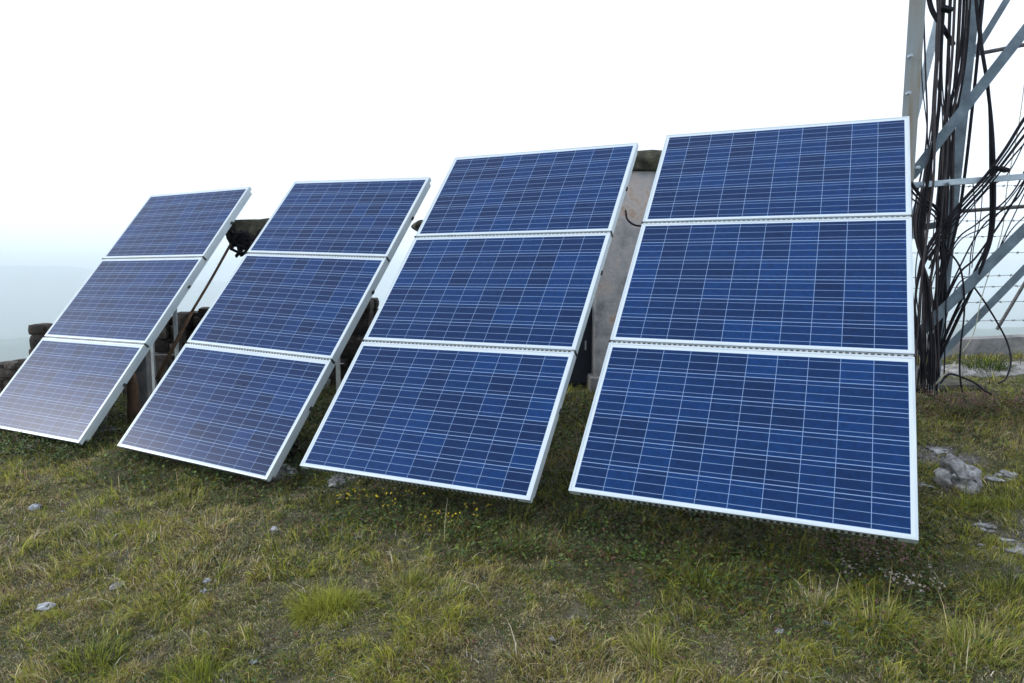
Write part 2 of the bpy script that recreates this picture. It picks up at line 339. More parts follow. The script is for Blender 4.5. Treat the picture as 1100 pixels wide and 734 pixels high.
# ------------------------------------------------------------------ solar arrays
HS = (1.0277, 1.0560, 0.9792)     # module heights bottom, middle, top as they measure
PV = [pv_material('polycrystalline_cells', h - GAP - .024) for h in HS]
ARR = [(-5.166, 6.735, -1.436 + EYE, -28.40, 50.69, .08), (-3.2, 5.626, -1.379 + EYE, -25.33, 49.64, -2.72),
       (-1.39, 4.531, -1.243 + EYE, -25.54, 48.0, -.08), (.304, 3.731, -1.161 + EYE, -24.71, 47.03, -.46)]
LAB = ['leftmost tilted rack of three solar panels, palest, cut by the photo edge',
       'second tilted rack of three panels from the left, low corner nearly in the grass',
       'third tilted rack of three solar panels from the left, beside the plastered concrete pillar',
       'rightmost and nearest tilted rack of three deep blue solar panels, before the mast']
FT = .040                          # frame depth
def make_array(idx):
    x, y, z, yaw, tilt, ro = ARR[idx]; yaw, tilt, ro = R(yaw), R(tilt), R(ro)
    e = Vector((math.cos(yaw), math.sin(yaw), 0)); b = Vector((-math.sin(yaw), math.cos(yaw), 0)); v = b * math.cos(tilt) + Vector((0, 0, 1)) * math.sin(tilt)
    e, v = e * math.cos(ro) + v * math.sin(ro), v * math.cos(ro) - e * math.sin(ro)
    n = e.cross(v).normalized()    # faces the camera side / up
    O = Vector((x, y, z))
    base = O + e * (MOD_W / 2) + v * .9; gb = gz(base.x, base.y)
    root = empty('solar_array', (base.x, base.y, gb)); B = Vector((base.x, base.y, gb))
    tag(root, LAB[idx], 'solar array', 'racks of solar panels standing in a row')
    P = lambda a, c, d=0: O + e * a + v * c + n * d - B
    rot = Matrix((e, v, n)).transposed()
    lo = 0
    for k, h in enumerate(HS):
        y0 = lo + (GAP / 2 if k else 0); y1 = lo + h - (GAP / 2 if k < 2 else 0); lo += h
        jig = [random.uniform(-.0015, .0015) for _ in range(4)]
        fw = .012
        fr = MB()
        for (a0, a1, c0, c1) in ((0, fw, y0, y1), (MOD_W - fw, MOD_W, y0, y1), (fw, MOD_W - fw, y0, y0 + fw), (fw, MOD_W - fw, y1 - fw, y1)):
            vs_ = [P(a, c, d) for a in (a0, a1) for c in (c0, c1) for d in (-FT, 0)]
            fr.add(vs_, [(0, 1, 3, 2), (4, 6, 7, 5), (0, 4, 5, 1), (2, 3, 7, 6), (0, 2, 6, 4), (1, 5, 7, 3)])
        # inner back lips
        for (c0, c1) in ((y0 + fw, y0 + fw + .02), (y1 - fw - .02, y1 - fw)):
            vs_ = [P(a, c, d) for a in (fw + .001, MOD_W - fw - .001) for c in (c0, c1) for d in (-FT, -FT + .003)]
            fr.add(vs_, [(0, 1, 3, 2), (4, 6, 7, 5), (0, 4, 5, 1), (2, 3, 7, 6), (0, 2, 6, 4), (1, 5, 7, 3)])
        fo = fr.build('solar_panel', M['alu'], root, bevel=.0012)
        gl = MB(); q = [P(fw, y0 + fw, -.002), P(MOD_W - fw, y0 + fw, -.002), P(MOD_W - fw, y1 - fw, -.002), P(fw, y1 - fw, -.002)]
        q2 = [p - n * .006 for p in q]
        gl.add(q + q2, [(0, 1, 2, 3), (7, 6, 5, 4), (0, 4, 5, 1), (1, 5, 6, 2), (2, 6, 7, 3), (3, 7, 4, 0)])
        go = gl.build('cell_sheet', PV[k], fo); uvl = go.data.uv_layers.new(name='UVMap')
        W_, H_ = MOD_W - 2 * fw + 2 * fw, y1 - y0 - 2 * fw
        uvs = [(fw, 0), (MOD_W - fw, 0), (MOD_W - fw, H_), (fw, H_)]
        for pl in go.data.polygons:
            for li in pl.loop_indices: uvl.data[li].uv = uvs[go.data.loops[li].vertex_index % 4]
        jb = MB(); jb.box(P(MOD_W / 2, y1 - .10, -.022), (.11, .09, .02), rot); jb.build('junction_box', M['slot'], fo, bevel=.003)
    L = sum(HS)
    # perforated cross channels under each seam and along the foot
    for c in (-.001, HS[0], HS[0] + HS[1], L - .03):
        ch = MB(); low = c < .01
        if low:
            cc, dd, hh = -.004, -FT - .022, .006
            # underside web facing down the slope: slotted
            ch.add([P(a, c2, d) for a in (.055, MOD_W - .055) for c2 in (.05, .08) for d in (-FT - .042, -FT - .001)], [(0, 1, 3, 2), (4, 6, 7, 5), (0, 4, 5, 1), (2, 3, 7, 6), (0, 2, 6, 4), (1, 5, 7, 3)])
            o = ch.build('cross_channel', M['rail'], root)
            sl = MB(); k = 0.065
            while k < MOD_W - .075:
                sl.add([P(a, c2, d) for a in (k, k + .017) for c2 in (-.0012, .002) for d in (-.034, -.010)], [(0, 1, 3, 2), (4, 6, 7, 5), (0, 4, 5, 1), (2, 3, 7, 6), (0, 2, 6, 4), (1, 5, 7, 3)]); k += .031
            sl.build('slot', M['slot'], o)
        else:
            ch.add([P(a, c2, d) for a in (.055, MOD_W - .055) for c2 in (c - .02, c + .02) for d in (-FT - .030, -FT - .002)], [(0, 1, 3, 2), (4, 6, 7, 5), (0, 4, 5, 1), (2, 3, 7, 6), (0, 2, 6, 4), (1, 5, 7, 3)])
            o = ch.build('cross_channel', M['rail'], root)
            if c < L - .1:
                st = MB()     # slotted strip that shows in the gap between two modules
                st.add([P(a, c2, d) for a in (.001, MOD_W - .001) for c2 in (c - GAP / 2 + .001, c + GAP / 2 - .001) for d in (-.020, -.010)], [(0, 1, 3, 2), (4, 6, 7, 5), (0, 4, 5, 1), (2, 3, 7, 6), (0, 2, 6, 4), (1, 5, 7, 3)])
                so = st.build('seam_strip', M['rail'], root); sl = MB(); k = .02
                while k < MOD_W - .03:
                    sl.add([P(a, c2, d) for a in (k, k + .018) for c2 in (c - .0055, c + .0055) for d in (-.016, -.0085)], [(0, 1, 3, 2), (4, 6, 7, 5), (0, 4, 5, 1), (2, 3, 7, 6), (0, 2, 6, 4), (1, 5, 7, 3)]); k += .031
                sl.build('slot', M['slot'], so)
                for a in (-.004, MOD_W - .004):    # dark clamp over each end of the seam
                    cl = MB(); cl.add([P(aa, c2, d) for aa in (a, a + .009) for c2 in (c - .007, c + .007) for d in (-FT - .012, .003)], [(0, 1, 3, 2), (4, 6, 7, 5), (0, 4, 5, 1), (2, 3, 7, 6), (0, 2, 6, 4), (1, 5, 7, 3)])
                    cl.build('clamp', M['slot'], root)
    # long side rails
    for a0 in (.012, MOD_W - .052):
        rl = MB(); rl.add([P(a, c, d) for a in (a0, a0 + .04) for c in (.05, L - .03) for d in (-FT - .041, -FT - .003)], [(0, 1, 3, 2), (4, 6, 7, 5), (0, 4, 5, 1), (2, 3, 7, 6), (0, 2, 6, 4), (1, 5, 7, 3)])
        ro_ = rl.build('side_rail', M['alu'], root, bevel=.002)
        for c in (.62, 1.75, 2.6):
            bt = MB(); bt.box(P(a0 + .046, c, -FT - .024), (.012, .03, .018), rot); bt.build('bolt', M['slot'], ro_)
    # legs
    for a0 in (.52, MOD_W - .72):
        for c, w_ in ((.95, .055), (2.25, .05)):
            t = P(a0, c, -FT - .09); wt = t + B; zg = gz(wt.x, wt.y) - .06
            lg = MB(); lg.angle_iron((t.x, t.y, zg - gb), (t.x, t.y, t.z + .03), w_, .006, up=(e.x, e.y, 0)); lg.build('leg', M['rail'], root)
        t1 = P(a0 + .03, .95, -FT - .10); t2 = P(a0 + .03, 2.25, -FT - .10)
        lg = MB(); lg.bar((t2.x, t2.y, t1.z * .5 + (gz(t2.x + B.x, t2.y + B.y) - gb) * .5 + .25), t1, .04, .006); lg.build('brace', M['rail'], root)
    return root
arrays = [make_array(k) for k in range(4)]

# ------------------------------------------------------------------ masonry behind the racks
def rough_block(mb, c, sz, seed, rz=0, sub=3, amp=.12):
    bm = bmesh.new(); bmesh.ops.create_cube(bm, size=1); bmesh.ops.subdivide_edges(bm, edges=bm.edges[:], cuts=sub, use_grid_fill=True)
    rs = random.Random(seed); off = Vector((rs.random() * 50, rs.random() * 50, rs.random() * 50)); from mathutils import noise as mn
    ca, sa = math.cos(rz), math.sin(rz); m_ = min(sz); vs_ = []
    for v in bm.verts:
        p = v.co.copy(); q = p.normalized() * .62; p = p.lerp(q, .38)
        p = Vector((p.x * sz[0], p.y * sz[1], p.z * sz[2])); p += mn.noise_vector(p * 5 + off) * amp * m_ + mn.noise_vector(p * 16 + off) * amp * .4 * m_
        vs_.append(Vector((p.x * ca - p.y * sa + c[0], p.x * sa + p.y * ca + c[1], p.z + c[2])))
    bm.verts.index_update(); fs = [tuple(v.index for v in f.verts) for f in bm.faces]; bm.free(); mb.add(vs_, fs)

def stone_wall():
    mb = MB(); rs = random.Random(5)
    pts = [unproj(-60, 400, 9.6), unproj(0, 393, 9.4), unproj(70, 384, 9.1), unproj(150, 356, 8.6), unproj(215, 335, 8.2), unproj(300, 326, 8.3), unproj(402, 324, 8.4)]
    for a, b in zip(pts[:-1], pts[1:]):
        n = max(2, int((Vector((b.x - a.x, b.y - a.y, 0))).length / .24))
        for k in range(n):
            t = (k + .5) / n; p = a.lerp(b, t); g0 = gz(p.x, p.y) - .08; top = p.z; z = g0
            while z < top - .02:
                hh = min(rs.uniform(.10, .19), top - z + .03)
                for s in (-1, 1):
                    ang = math.atan2(b.y - a.y, b.x - a.x)
                    off = Vector((-math.sin(ang), math.cos(ang), 0)) * s * .11
                    rough_block(mb, (p.x + off.x + rs.uniform(-.04, .04), p.y + off.y + rs.uniform(-.02, .02), z + hh / 2), (rs.uniform(.22, .36), rs.uniform(.2, .28), hh * 1.12), rs.randint(0, 9999), ang + rs.uniform(-.12, .12), sub=2)
                z += hh
    o = mb.build('stone_wall', M['wallstone'], smooth=False)
    return tag(o, 'dark dry stone wall behind the two left racks, crumbling lower towards the photo edge', 'wall')
stone_wall()
b_ = MB(); p = unproj(47, 350, 8.9); g0 = gz(p.x, p.y)
rough_block(b_, (p.x, p.y, p.z - .05), (.24, .25, .15), 71); rough_block(b_, (p.x + .02, p.y, p.z - .21), (.26, .26, .20), 72); rough_block(b_, (p.x, p.y, (p.z - .28 + g0) / 2), (.28, .28, p.z - .26 - g0), 73)
tag(b_.build('stone_pier', M['wallstone'], smooth=True), 'short stack of mossy stones sticking up behind the left edge of the leftmost rack', 'stone pier')

def pillar(px0, px1, ptop, d, label, body_mat, cap_over=.12, cap_h=.17, depth=.45, seed=1, cap_left=None):
    a = unproj(px0, ptop, d); b = unproj(px1, ptop, d); cx = (a.x + b.x) / 2; w = b.x - a.x; g0 = gz(cx, d) - .1; top = a.z
    root = empty('concrete_pillar', (cx, d + depth / 2, g0 + .1)); tag(root, label, 'pillar')
    body = MB(); hgt = top - cap_h - g0
    bm_ = MB(); nseg = 10
    rough_block(bm_, (0, 0, -.1 + hgt / 2), (w, depth, hgt), seed, sub=1, amp=.0)
    # straight body with slightly uneven faces
    bb = MB(); bb.box((0, 0, -.1 + hgt / 2), (w, depth, hgt - .004))
    bo = bb.build('pillar_shaft', body_mat, root, bevel=.012)
    pb = MB(); pb.box((0, -.02, .06), (w + .10, depth + .12, .16)); pb.build('pillar_plinth', M['concrete'], root, bevel=.012)
    cl = cap_over if cap_left is None else cap_left
    cp = MB(); rough_block(cp, ((cap_over - cl) / 2, 0, top - cap_h / 2 - g0 - .1), (w + cap_over + cl, depth + .16, cap_h), seed + 9, sub=6, amp=.10)
    cp.build('cap_slab', M['capstone'], root)
    return root
P1 = pillar(274, 345, 236, 8.1, 'pale concrete pillar with dark slab cap showing in the gap between the two left racks', M['concrete'], cap_left=.34, cap_h=.30, seed=3)
P2 = pillar(470, 560, 236, 7.4, 'concrete pillar almost hidden behind the third rack, only the corner of its dark cap showing', M['concrete'], cap_left=.25, cap_h=.12, seed=5)
P3 = pillar(641, 745, 163, 7.3, 'tall plastered pillar with pinkish stains and mossy slab cap between the two right racks', M['plaster'], cap_left=.02, cap_h=.19, cap_over=.0, seed=8, depth=.5)
# dark metal locker beside the tall pillar
p0 = unproj(600, 345, 7.55); p1 = unproj(636, 345, 7.55); g0 = gz(p1.x, 7.7)
bx = empty('metal_locker', ((p0.x + p1.x) / 2, 7.7, g0)); tag(bx, 'dark blue metal locker standing against the left side of the plastered pillar', 'locker')
m_ = MB(); m_.box((0, 0, .42), (p1.x - p0.x, .3, .9)); m_.build('cabinet', M['doorway'], bx, bevel=.01)
m_ = MB(); m_.box((-.01, -.158, .44), (p1.x - p0.x - .05, .012, .80)); dr = m_.build('door', M['doorway'], bx, bevel=.003)
m_ = MB(); m_.box((.11, -.172, .45), (.015, .016, .10)); m_.build('handle', M['rail'], dr)
# odd bracket on the first pillar, with wires
m_ = MB(); rs = random.Random(19)
for k in range(9):
    q_ = [unproj(rs.uniform(244, 262), rs.uniform(244, 262), 7.86)]
    for _ in range(4): q_.append(unproj(rs.uniform(245, 275), rs.uniform(250, 277), rs.uniform(7.8, 7.95)))
    q_.append(unproj(rs.uniform(268, 285), rs.uniform(245, 275), 7.95)); m_.tube(spline(q_, 6), rs.uniform(.008, .018), 6)
tag(m_.build('cable_tangle', M['cable'], smooth=True), 'tangle of black cable hanging under the dark pillar cap between the left racks', 'cable tangle')
m_ = MB(); m_.tube(spline([unproj(248, 262, 7.85), unproj(228, 298, 7.7), unproj(206, 335, 7.5)], 6), .014, 7)
m_.tube([unproj(206, 335, 7.5), unproj(168, 408, 7.3)], .02, 7)
tag(m_.build('guy_rod', M['wood'], smooth=True), 'thin brown rod slanting down from the dark pillar cap between the left racks', 'rod')
# posts and stones below the gap between rack one and rack two
a = unproj(153, 372, 7.2); g0 = gz(a.x, a.y); m_ = MB(); m_.box((a.x, a.y, (a.z + g0) / 2 - .03), (.12, .1, a.z - g0 + .1)); 
tag(m_.build('grey_post', M['concrete'], bevel=.01), 'short pale grey concrete post standing behind the leftmost rack near its lower right corner', 'post')
a = unproj(141, 402, 6.9); g0 = gz(a.x, a.y); m_ = MB(); m_.tube([(a.x, a.y, g0 - .05), (a.x + .01, a.y, a.z - .15), (a.x - .01, a.y, a.z)], [.06, .055, .05], 9)
tag(m_.build('wooden_stake', M['wood'], smooth=True), 'dark weathered wooden stake beside the short pale grey post', 'stake')

# ------------------------------------------------------------------ parapet, path, fence on the right
m_ = MB(); xs = np.linspace(2.2, 13, 40)
def fy(x): return 8.75 + .015 * (x - 5)
pts_t = []
wv = []; wf = []
for k, x in enumerate(xs):
    for (dy, dz) in ((-.11, -.3), (-.10, .235), (.10, .245), (.11, -.6)):
        wv.append((x, fy(x) + dy + .01 * math.sin(x * 5), gz(5.5, 8.75) * .6 + gz(x, 8.7) * .4 + dz + .012 * math.sin(x * 3.1)))
for k in range(len(xs) - 1):
    for q in range(3): wf.append((k * 4 + q, (k + 1) * 4 + q, (k + 1) * 4 + q + 1, k * 4 + q + 1))
wf += [(0, 1, 2, 3), tuple(len(wv) - 4 + q for q in (3, 2, 1, 0))]
m_.add(wv, wf); tag(m_.build('parapet_wall', M['concrete']), 'low weathered concrete parapet under the barbed wire fence at the hill edge', 'wall')

# worn stone strip in front of the parapet
xs = np.linspace(3.2, 10, 70); wv = []; wf = []
for x in xs:
    n0 = float(fbm(np.array([x * 2.3]), np.array([4.]), 8)[0]) - .5; n1 = float(fbm(np.array([x * 2.1]), np.array([9.]), 9)[0]) - .5
    for k, yy in enumerate((7.55 + n0 * .35, 7.6 + n0 * .35, 7.8, 8.0, 8.12 + n1 * .2, 8.17 + n1 * .2)):
        dz = (-.05, .022, .035, .03, .022, -.05)[k]; wv.append((x, yy, gz(x, yy) + dz))
for k in range(len(xs) - 1):
    for q in range(5): wf.append((k * 6 + q, (k + 1) * 6 + q, (k + 1) * 6 + q + 1, k * 6 + q + 1))
m_ = MB().add(wv, wf); tag(m_.build('path', ramp_mat('worn_stone_path', [(.3, (.09, .085, .08)), (.5, (.27, .26, .25)), (.7, (.46, .45, .44))], 7, 9, .95, .8, .02), smooth=True), kind='structure')

fence = empty('barbed_wire_fence', (6, 8.75, gz(6, 8.75))); FO = Vector(fence.location)
tag(fence, 'rusty barbed wire fence of eight sagging strands above the low concrete parapet', 'fence')
FP = [2.6, 6.55, 10.4]
for fx in FP:
    p = MB(); zb = gz(fx, 8.75) - .2; p.angle_iron((fx - FO.x, .0, zb - FO.z), (fx + .02 - FO.x, 0, zb + 2.35 - FO.z), .05, .006, up=(1, 0, 0)); p.build('post', M['fence_post'], fence)
rs = random.Random(3)
for k, py in enumerate((201, 239, 254, 273, 296, 308, 325, 345)):
    zz = unproj(1060, py, 8.75).z; mbw = MB(); 
    for a, b in zip(FP[:-1], FP[1:]):
        sag = rs.uniform(.015, .05); tl = rs.uniform(-.04, .04); P_ = []
        for q in range(25):
            t = q / 24; P_.append(Vector((a + (b - a) * t - FO.x, -.03, zz - sag * 4 * t * (1 - t) + .02 + (0 if a > 3 else (1 - t) * tl) + (tl * (t) if a > 6 else tl * 0) - FO.z)))
        mbw.tube(P_, .0042, 4)
        q = a + .1
        while q < b:
            t = (q - a) / (b - a); i0 = int(t * 24); c0 = P_[i0].lerp(P_[min(i0 + 1, 24)], t * 24 - i0)
            for s in (-1, 1):
                d_ = Vector((rs.uniform(-.6, .6), rs.uniform(-1, 1), rs.uniform(-1, 1))).normalized() * .02
                mbw.tube([c0 - d_, c0 + d_], .003, 3)
            mbw.tube([c0 - Vector((.012, 0, 0)), c0 + Vector((.012, 0, 0))], .0065, 5); q += rs.uniform(.13, .16)
    mbw.build('barbed_strand', M['wire'], fence)
st = MB(); st.bar(unproj(1108, 292, 8.6) - FO, unproj(1071, 354, 8.55) - FO, .028, .028); st.build('post_stay', M['fence_post'], fence)

# ------------------------------------------------------------------ steel lattice mast
B0 = unproj(999, 425, 6.8); base_z = gz(B0.x, B0.y)
mast = empty('lattice_mast', (B0.x + .9, B0.y + .4, base_z)); MO = Vector(mast.location)
tag(mast, 'galvanised steel lattice mast at the right photo edge with one rust streaked leg', 'mast')
def mem(name, p0, p1, w, mt, kind='angle', ext0=0, ext1=0):
    a = unproj(*p0); b = unproj(*p1); d = (b - a); a = a - d * ext0; b = b + d * ext1; a -= MO; b -= MO
    q = MB()
    if kind == 'angle': q.angle_iron(a, b, w, w * .12, up=(0.3, 1, 0))
    elif kind == 'tube': q.tube([a, b], w / 2, 12)
    else: q.bar(a, b, w, w * .35, up=(0.2, 1, 0.05))
    return q.build(name, mt, mast, smooth=False)
mem('leg', (1000, 432, 6.8), (1046, 0, 7.05), .09, M['galv'], ext1=.9)
lo_ = mem('leg', (957, 418, 6.6), (984, 0, 6.3), .125, M['rust'], 'angle', ext0=.05, ext1=.9); lo_['label'] = 'rust streaked steel leg'
# the two far right legs are outside the picture but carry the braces
mem('leg', (1420, 470, 6.4), (1300, 0, 6.5), .125, M['galv'], ext1=.9)
mem('leg', (1380, 420, 8.2), (1270, 0, 7.9), .125, M['galv'], ext1=.9)
mem('brace', (978, 190, 6.45), (1112, 18, 6.3), .085, M['galv'], ext1=1.5)
mem('brace', (974, 158, 6.9), (1008, 20, 6.95), .07, M['galv_pale'], 'flat')
mem('brace', (1046, 58, 7.1), (1081, 0, 7.2), .06, M['galv'], ext1=3)
mem('brace', (972, 372, 6.5), (1112, 234, 6.4), .09, M['galv'], ext0=.05, ext1=1.2)
mem('brace', (1003, 388, 6.95), (1112, 276, 7.0), .07, M['galv'], ext1=1.2)
mem('crossbar', (972, 200, 6.42), (1112, 189, 6.4), .05, M['galv_pale'], ext1=1.3)
mem('crossbar', (1020, 228, 7.0), (1112, 221, 7.0), .038, M['fence_post'], 'tube', ext1=1.0)
mem('crossbar', (1040, 60, 7.05), (1112, 46, 7.05), .038, M['fence_post'], 'tube', ext1=1.0)
mem('crossbar', (982, 246, 6.75), (1016, 240, 6.78), .06, M['galv'])
pl = MB(); pl.box(unproj(984, 236, 6.62) - MO, (.14, .012, .34), Matrix.Rotation(.35, 3, 'Y')); pl.build('gusset_plate', M['galv_pale'], mast)
fp = MB(); q0 = unproj(1022, 392, 7.15); zg = gz(q0.x, q0.y); rough_block(fp, (B0.x + .2 - MO.x, B0.y + .25 - MO.y, base_z + .05 - MO.z), (.75, .5, .09), 44, sub=5, amp=.08); fp.build('footing', M['capstone'], mast)

# cables down the mast: each is a thing of its own
def cable(pts, r, label, mt='cable', name='cable', group='black cables hung on the mast', cat='cable'):
    P_ = spline([unproj(*p) for p in pts], 10)
    return tag(MB().tube(P_, r, 7).build(name, M[mt], smooth=True), label, cat, group)
rs = random.Random(11)
# tight bundle along the leg
BL = 'black cable running straight down in the tight bundle on the mast leg'
for k in range(14):
    o = rs.uniform(-9, 9); o2 = rs.uniform(-11, 9); o3 = rs.uniform(-8, 10); d = rs.uniform(6.45, 6.75)
    cable([(1034 + o * 1.3, -60, d), (1028 + o * 1.1, 60, d), (1019 + o2 * .8, 150, d), (1015 + o2, 240, d), (1006 + o3, 310, d - .03), (1000 + o3, 370, d - .05), (998 + o3 * .9, 412 + rs.uniform(-4, 8), d - .08)], rs.choice([.005, .007, .009, .012]), BL, rs.choice(['cable', 'cable', 'cable_grey']))
BL2 = 'black cable sagging between the mast leg and the right edge of the nearest rack'
for k in range(10):
    o = rs.uniform(-5, 5); d = rs.uniform(6.3, 6.6)
    cable([(1012 + o, -60, d), (1009 + o, 40, d), (1005 + o * 1.3, 120, d), (1003 - k * 1.2, 190, d), (996 - k * 1.5, 250, d), (989 + k * 1.2, 310, d), (984 + k * 2.6, 380, d), (983 + k * 2.6, 420 + k, d)], rs.choice([.005, .007, .010]), BL2, rs.choice(['cable', 'cable_grey']))
cable([(994, -30, 6.5), (1000, 8, 6.5), (1013, 30, 6.5), (1024, 48, 6.6)], .022, 'thick black cable slanting between the rusty leg and the bundle at the very top', group=None)
cable([(1060, -50, 6.5), (1052, 40, 6.5), (1044, 120, 6.5), (1036, 190, 6.5), (1028, 240, 6.5), (1008, 320, 6.5)], .014, 'black cable dropping straight just right of the mast leg')
cable([(1044, -50, 6.4), (1052, 35, 6.4), (1061, 95, 6.4), (1067, 160, 6.4), (1067, 240, 6.4), (1055, 285, 6.4), (1030, 340, 6.5), (1004, 395, 6.6)], .015, 'thick black cable curving down across the crossbars to the foot of the mast')
cable([(1058, -50, 6.4), (1053, 30, 6.4), (1062, 100, 6.42), (1064, 170, 6.42), (1063, 250, 6.42), (1048, 290, 6.42), (1022, 345, 6.5), (1000, 400, 6.6)], .013, 'thinner black cable following the thick one down to the foot of the mast')
for k in range(4):
    cable([(1125, 95 + k * 12, 6.2), (1100, 128 + k * 9, 6.25), (1080, 160 + k * 6, 6.3), (1058, 190 + k * 5, 6.35), (1035, 215 + k * 5, 6.4), (1014, 240 + k * 5, 6.45), (998, 262 + k * 9, 6.5)], (.014, .008, .012, .007)[k],
          ('uppermost', 'second highest', 'third highest', 'lowest')[k] + ' of four black cables sweeping from the right edge to the leg')
for k in range(3):
    cable([(978, 196 + k * 8, 6.3), (992, 214 + k * 5, 6.35), (1006, 224 + k * 6, 6.4), (1016, 246 + k * 10, 6.5)], (.015, .009, .007)[k], ('thickest', 'middle', 'lowest')[k] + ' of the short black cables from the nearest rack across to the bundle')
for k in range(4):
    cable([(1012 - k, 240 + k * 7, 6.4), (998 - k, 262 + k * 6, 6.36), (988 - k, 285 + k * 8, 6.33), (983, 330 + k * 8, 6.3), (990, 372 + k * 5, 6.35), (986 + k * 4, 412, 6.4)], .008, 'black cable looping loosely beside the right edge of the nearest rack')
cable([(1018, 268, 6.4), (1032, 290, 6.4), (1036, 330, 6.4), (1032, 372, 6.4), (1031, 400, 6.4), (1034, 422, 6.4), (1039, 434, 6.35)], .008, 'thin black wire arching off the leg and dropping straight into the grass', group=None)
cable([(1046, 308, 6.6), (1058, 325, 6.6), (1072, 348, 6.6), (1082, 368, 6.6), (1086, 388, 6.5), (1081, 406, 6.4), (1073, 412, 6.35)], .008, 'thin black wire hanging in a wide hook at the right, end curled in the grass', group=None)
cable([(1010, 412, 6.35), (1020, 402, 6.35), (1035, 406, 6.3), (1048, 412, 6.25), (1058, 420, 6.2), (1066, 424, 6.15)], .009, 'black cable loop lying in the grass near the foot of the mast', group=None)
cable([(1045, 195, 6.45), (1048, 240, 6.45), (1043, 272, 6.45), (1041, 296, 6.5)], .005, 'thin grey wire hanging just right of the leg', 'cable_grey', group=None)
cable([(1056, 196, 6.5), (1053, 235, 6.5), (1046, 265, 6.5), (1044, 288, 6.5)], .004, 'thinnest grey wire in front of the fence', 'cable_grey', group=None)
cable([(1104, 60, 6.5), (1095, 130, 6.5), (1082, 200, 6.5), (1076, 250, 6.5), (1055, 318, 6.5), (1046, 358, 6.5), (1034, 378, 6.45)], .004, 'pale thin cord hanging from the right edge down in front of the fence', 'rope', 'cord', None, 'cord')
m_ = MB(); m_.tube([unproj(1026, 389, 6.5), unproj(1003, 415, 6.4)], .007, 6); tag(m_.build('thin_stick', M['rope'], smooth=True), 'thin pale stick leaning on the footing of the mast', 'stick')
rs = random.Random(77)
for k in range(7):
    y0 = 190 + k * 13
    cable([(1120, y0 - rs.uniform(40, 90), 6.4), (1088 + rs.uniform(-8, 8), y0 - rs.uniform(0, 30), 6.4), (1056 + rs.uniform(-8, 8), y0 + rs.uniform(10, 40), 6.45), (1028, y0 + rs.uniform(40, 70), 6.45), (1008 + rs.uniform(-5, 5), y0 + 90 + k * 6, 6.5), (1000 + rs.uniform(-8, 8), 400, 6.6)], rs.choice([.005, .007, .009]),
          'black cable curving slackly through the open side of the mast, right of the leg')
for k in range(5):
    x0 = 990 + k * 7
    cable([(x0, -40, 6.5), (x0 + rs.uniform(-8, 8), 70, 6.5), (x0 + rs.uniform(-10, 10), 150, 6.45), (x0 - 4 + rs.uniform(-12, 6), 230, 6.4), (x0 - 10 + rs.uniform(-5, 10), 300, 6.4), (x0 + rs.uniform(-6, 10), 405, 6.45)], rs.choice([.005, .006, .008]), 'thin black cable straying left out of the tight bundle', rs.choice(['cable', 'cable_grey']))
cable([(672, 226, 7.2), (674, 236, 7.15), (682, 242, 7.15), (692, 243, 7.2)], .010, 'short black wire hooked against the tall plastered pillar', group=None)
for (bx_, by_, bd) in ((986, 180, 6.33), (1020, 137, 6.55), (1033, 119, 6.5), (1046, 60, 7.0), (1019, 197, 6.36), (992, 199, 6.36), (978, 60, 6.25), (976, 100, 6.27)):
    bo_ = MB(); c0 = unproj(bx_, by_, bd) - MO; bo_.tube([c0 + Vector((0, -.02, 0)), c0 + Vector((0, .03, 0))], .014, 6); bo_.build('bolt', M['galv_pale'], mast)
# cable ties
for px, py in ((1017, 10), (1077, 182)):
    m_ = MB(); c0 = unproj(px, py, 6.3); m_.box(c0, (.09, .07, .035), Matrix.Rotation(.3, 3, 'Y')); tag(m_.build('cable_clip', M['cable'], bevel=.008), 'black clip holding cables ' + ('at the top of the photo' if py < 50 else 'beside the upper pale crossbar'), 'clip')

# ------------------------------------------------------------------ rocks and stones
def rock(px, py, d_size, label, mt='rock', flat=.5, seed=0, name='rock', group=None, cat='rock', asp=1.0):
    # find ground point for the pixel
    lo_d, hi_d = 1.2, 12
    for _ in range(40):
        mid = (lo_d + hi_d) / 2; p = unproj(px, py, mid)
        if p.z > gz(p.x, p.y): lo_d = mid
        else: hi_d = mid
    p = unproj(px, py, mid); z = gz(p.x, p.y); w = d_size / 760 * mid
    bm = bmesh.new(); bmesh.ops.create_icosphere(bm, subdivisions=4 if d_size > 20 else 3, radius=.5)
    from mathutils import noise as mn
    off = Vector((seed * 3.1, seed * 1.7, seed * .9)); vs_ = []
    for v in bm.verts:
        q = v.co.copy(); r = 1 + (.26 if d_size > 50 and flat > .5 else .4) * mn.fractal(q * 2.2 + off, .6, 2.2, 5)
        c0 = mn.cell_vector(q * 2.3 + off); q = q * r + (c0 - Vector((.5,) * 3)) * .30
        vs_.append((q.x * w, q.y * w * .75 * asp, q.z * w * flat + w * flat * .04))
    bm.verts.index_update(); fs = [tuple(v.index for v in f.verts) for f in bm.faces]; bm.free()
    mb = MB().add(vs_, fs); o = mb.build(name, M[mt], smooth=d_size > 20); o.location = (p.x, p.y, z); o.rotation_euler = (0, 0, seed * 1.3)
    if d_size > 50 and flat > .5: o.location.z += w * .04
    return tag(o, label, cat, group), (p.x, p.y)
rock(1030, 522, 66, 'large grey lichen covered boulder in the grass right of the nearest rack', seed=6, flat=.68, asp=.8)
rock(1008, 485, 20, 'flat pale stone behind the large grey boulder', seed=4, flat=.3)
rock(1062, 516, 30, 'low pale rock just right of the large boulder', seed=5, flat=.3)
rock(1082, 512, 26, 'small pale rock farther right of the large boulder', seed=6, flat=.35)
rock(1088, 590, 58, 'pale rock slab breaking through the turf at the right photo edge', seed=7, flat=.22)
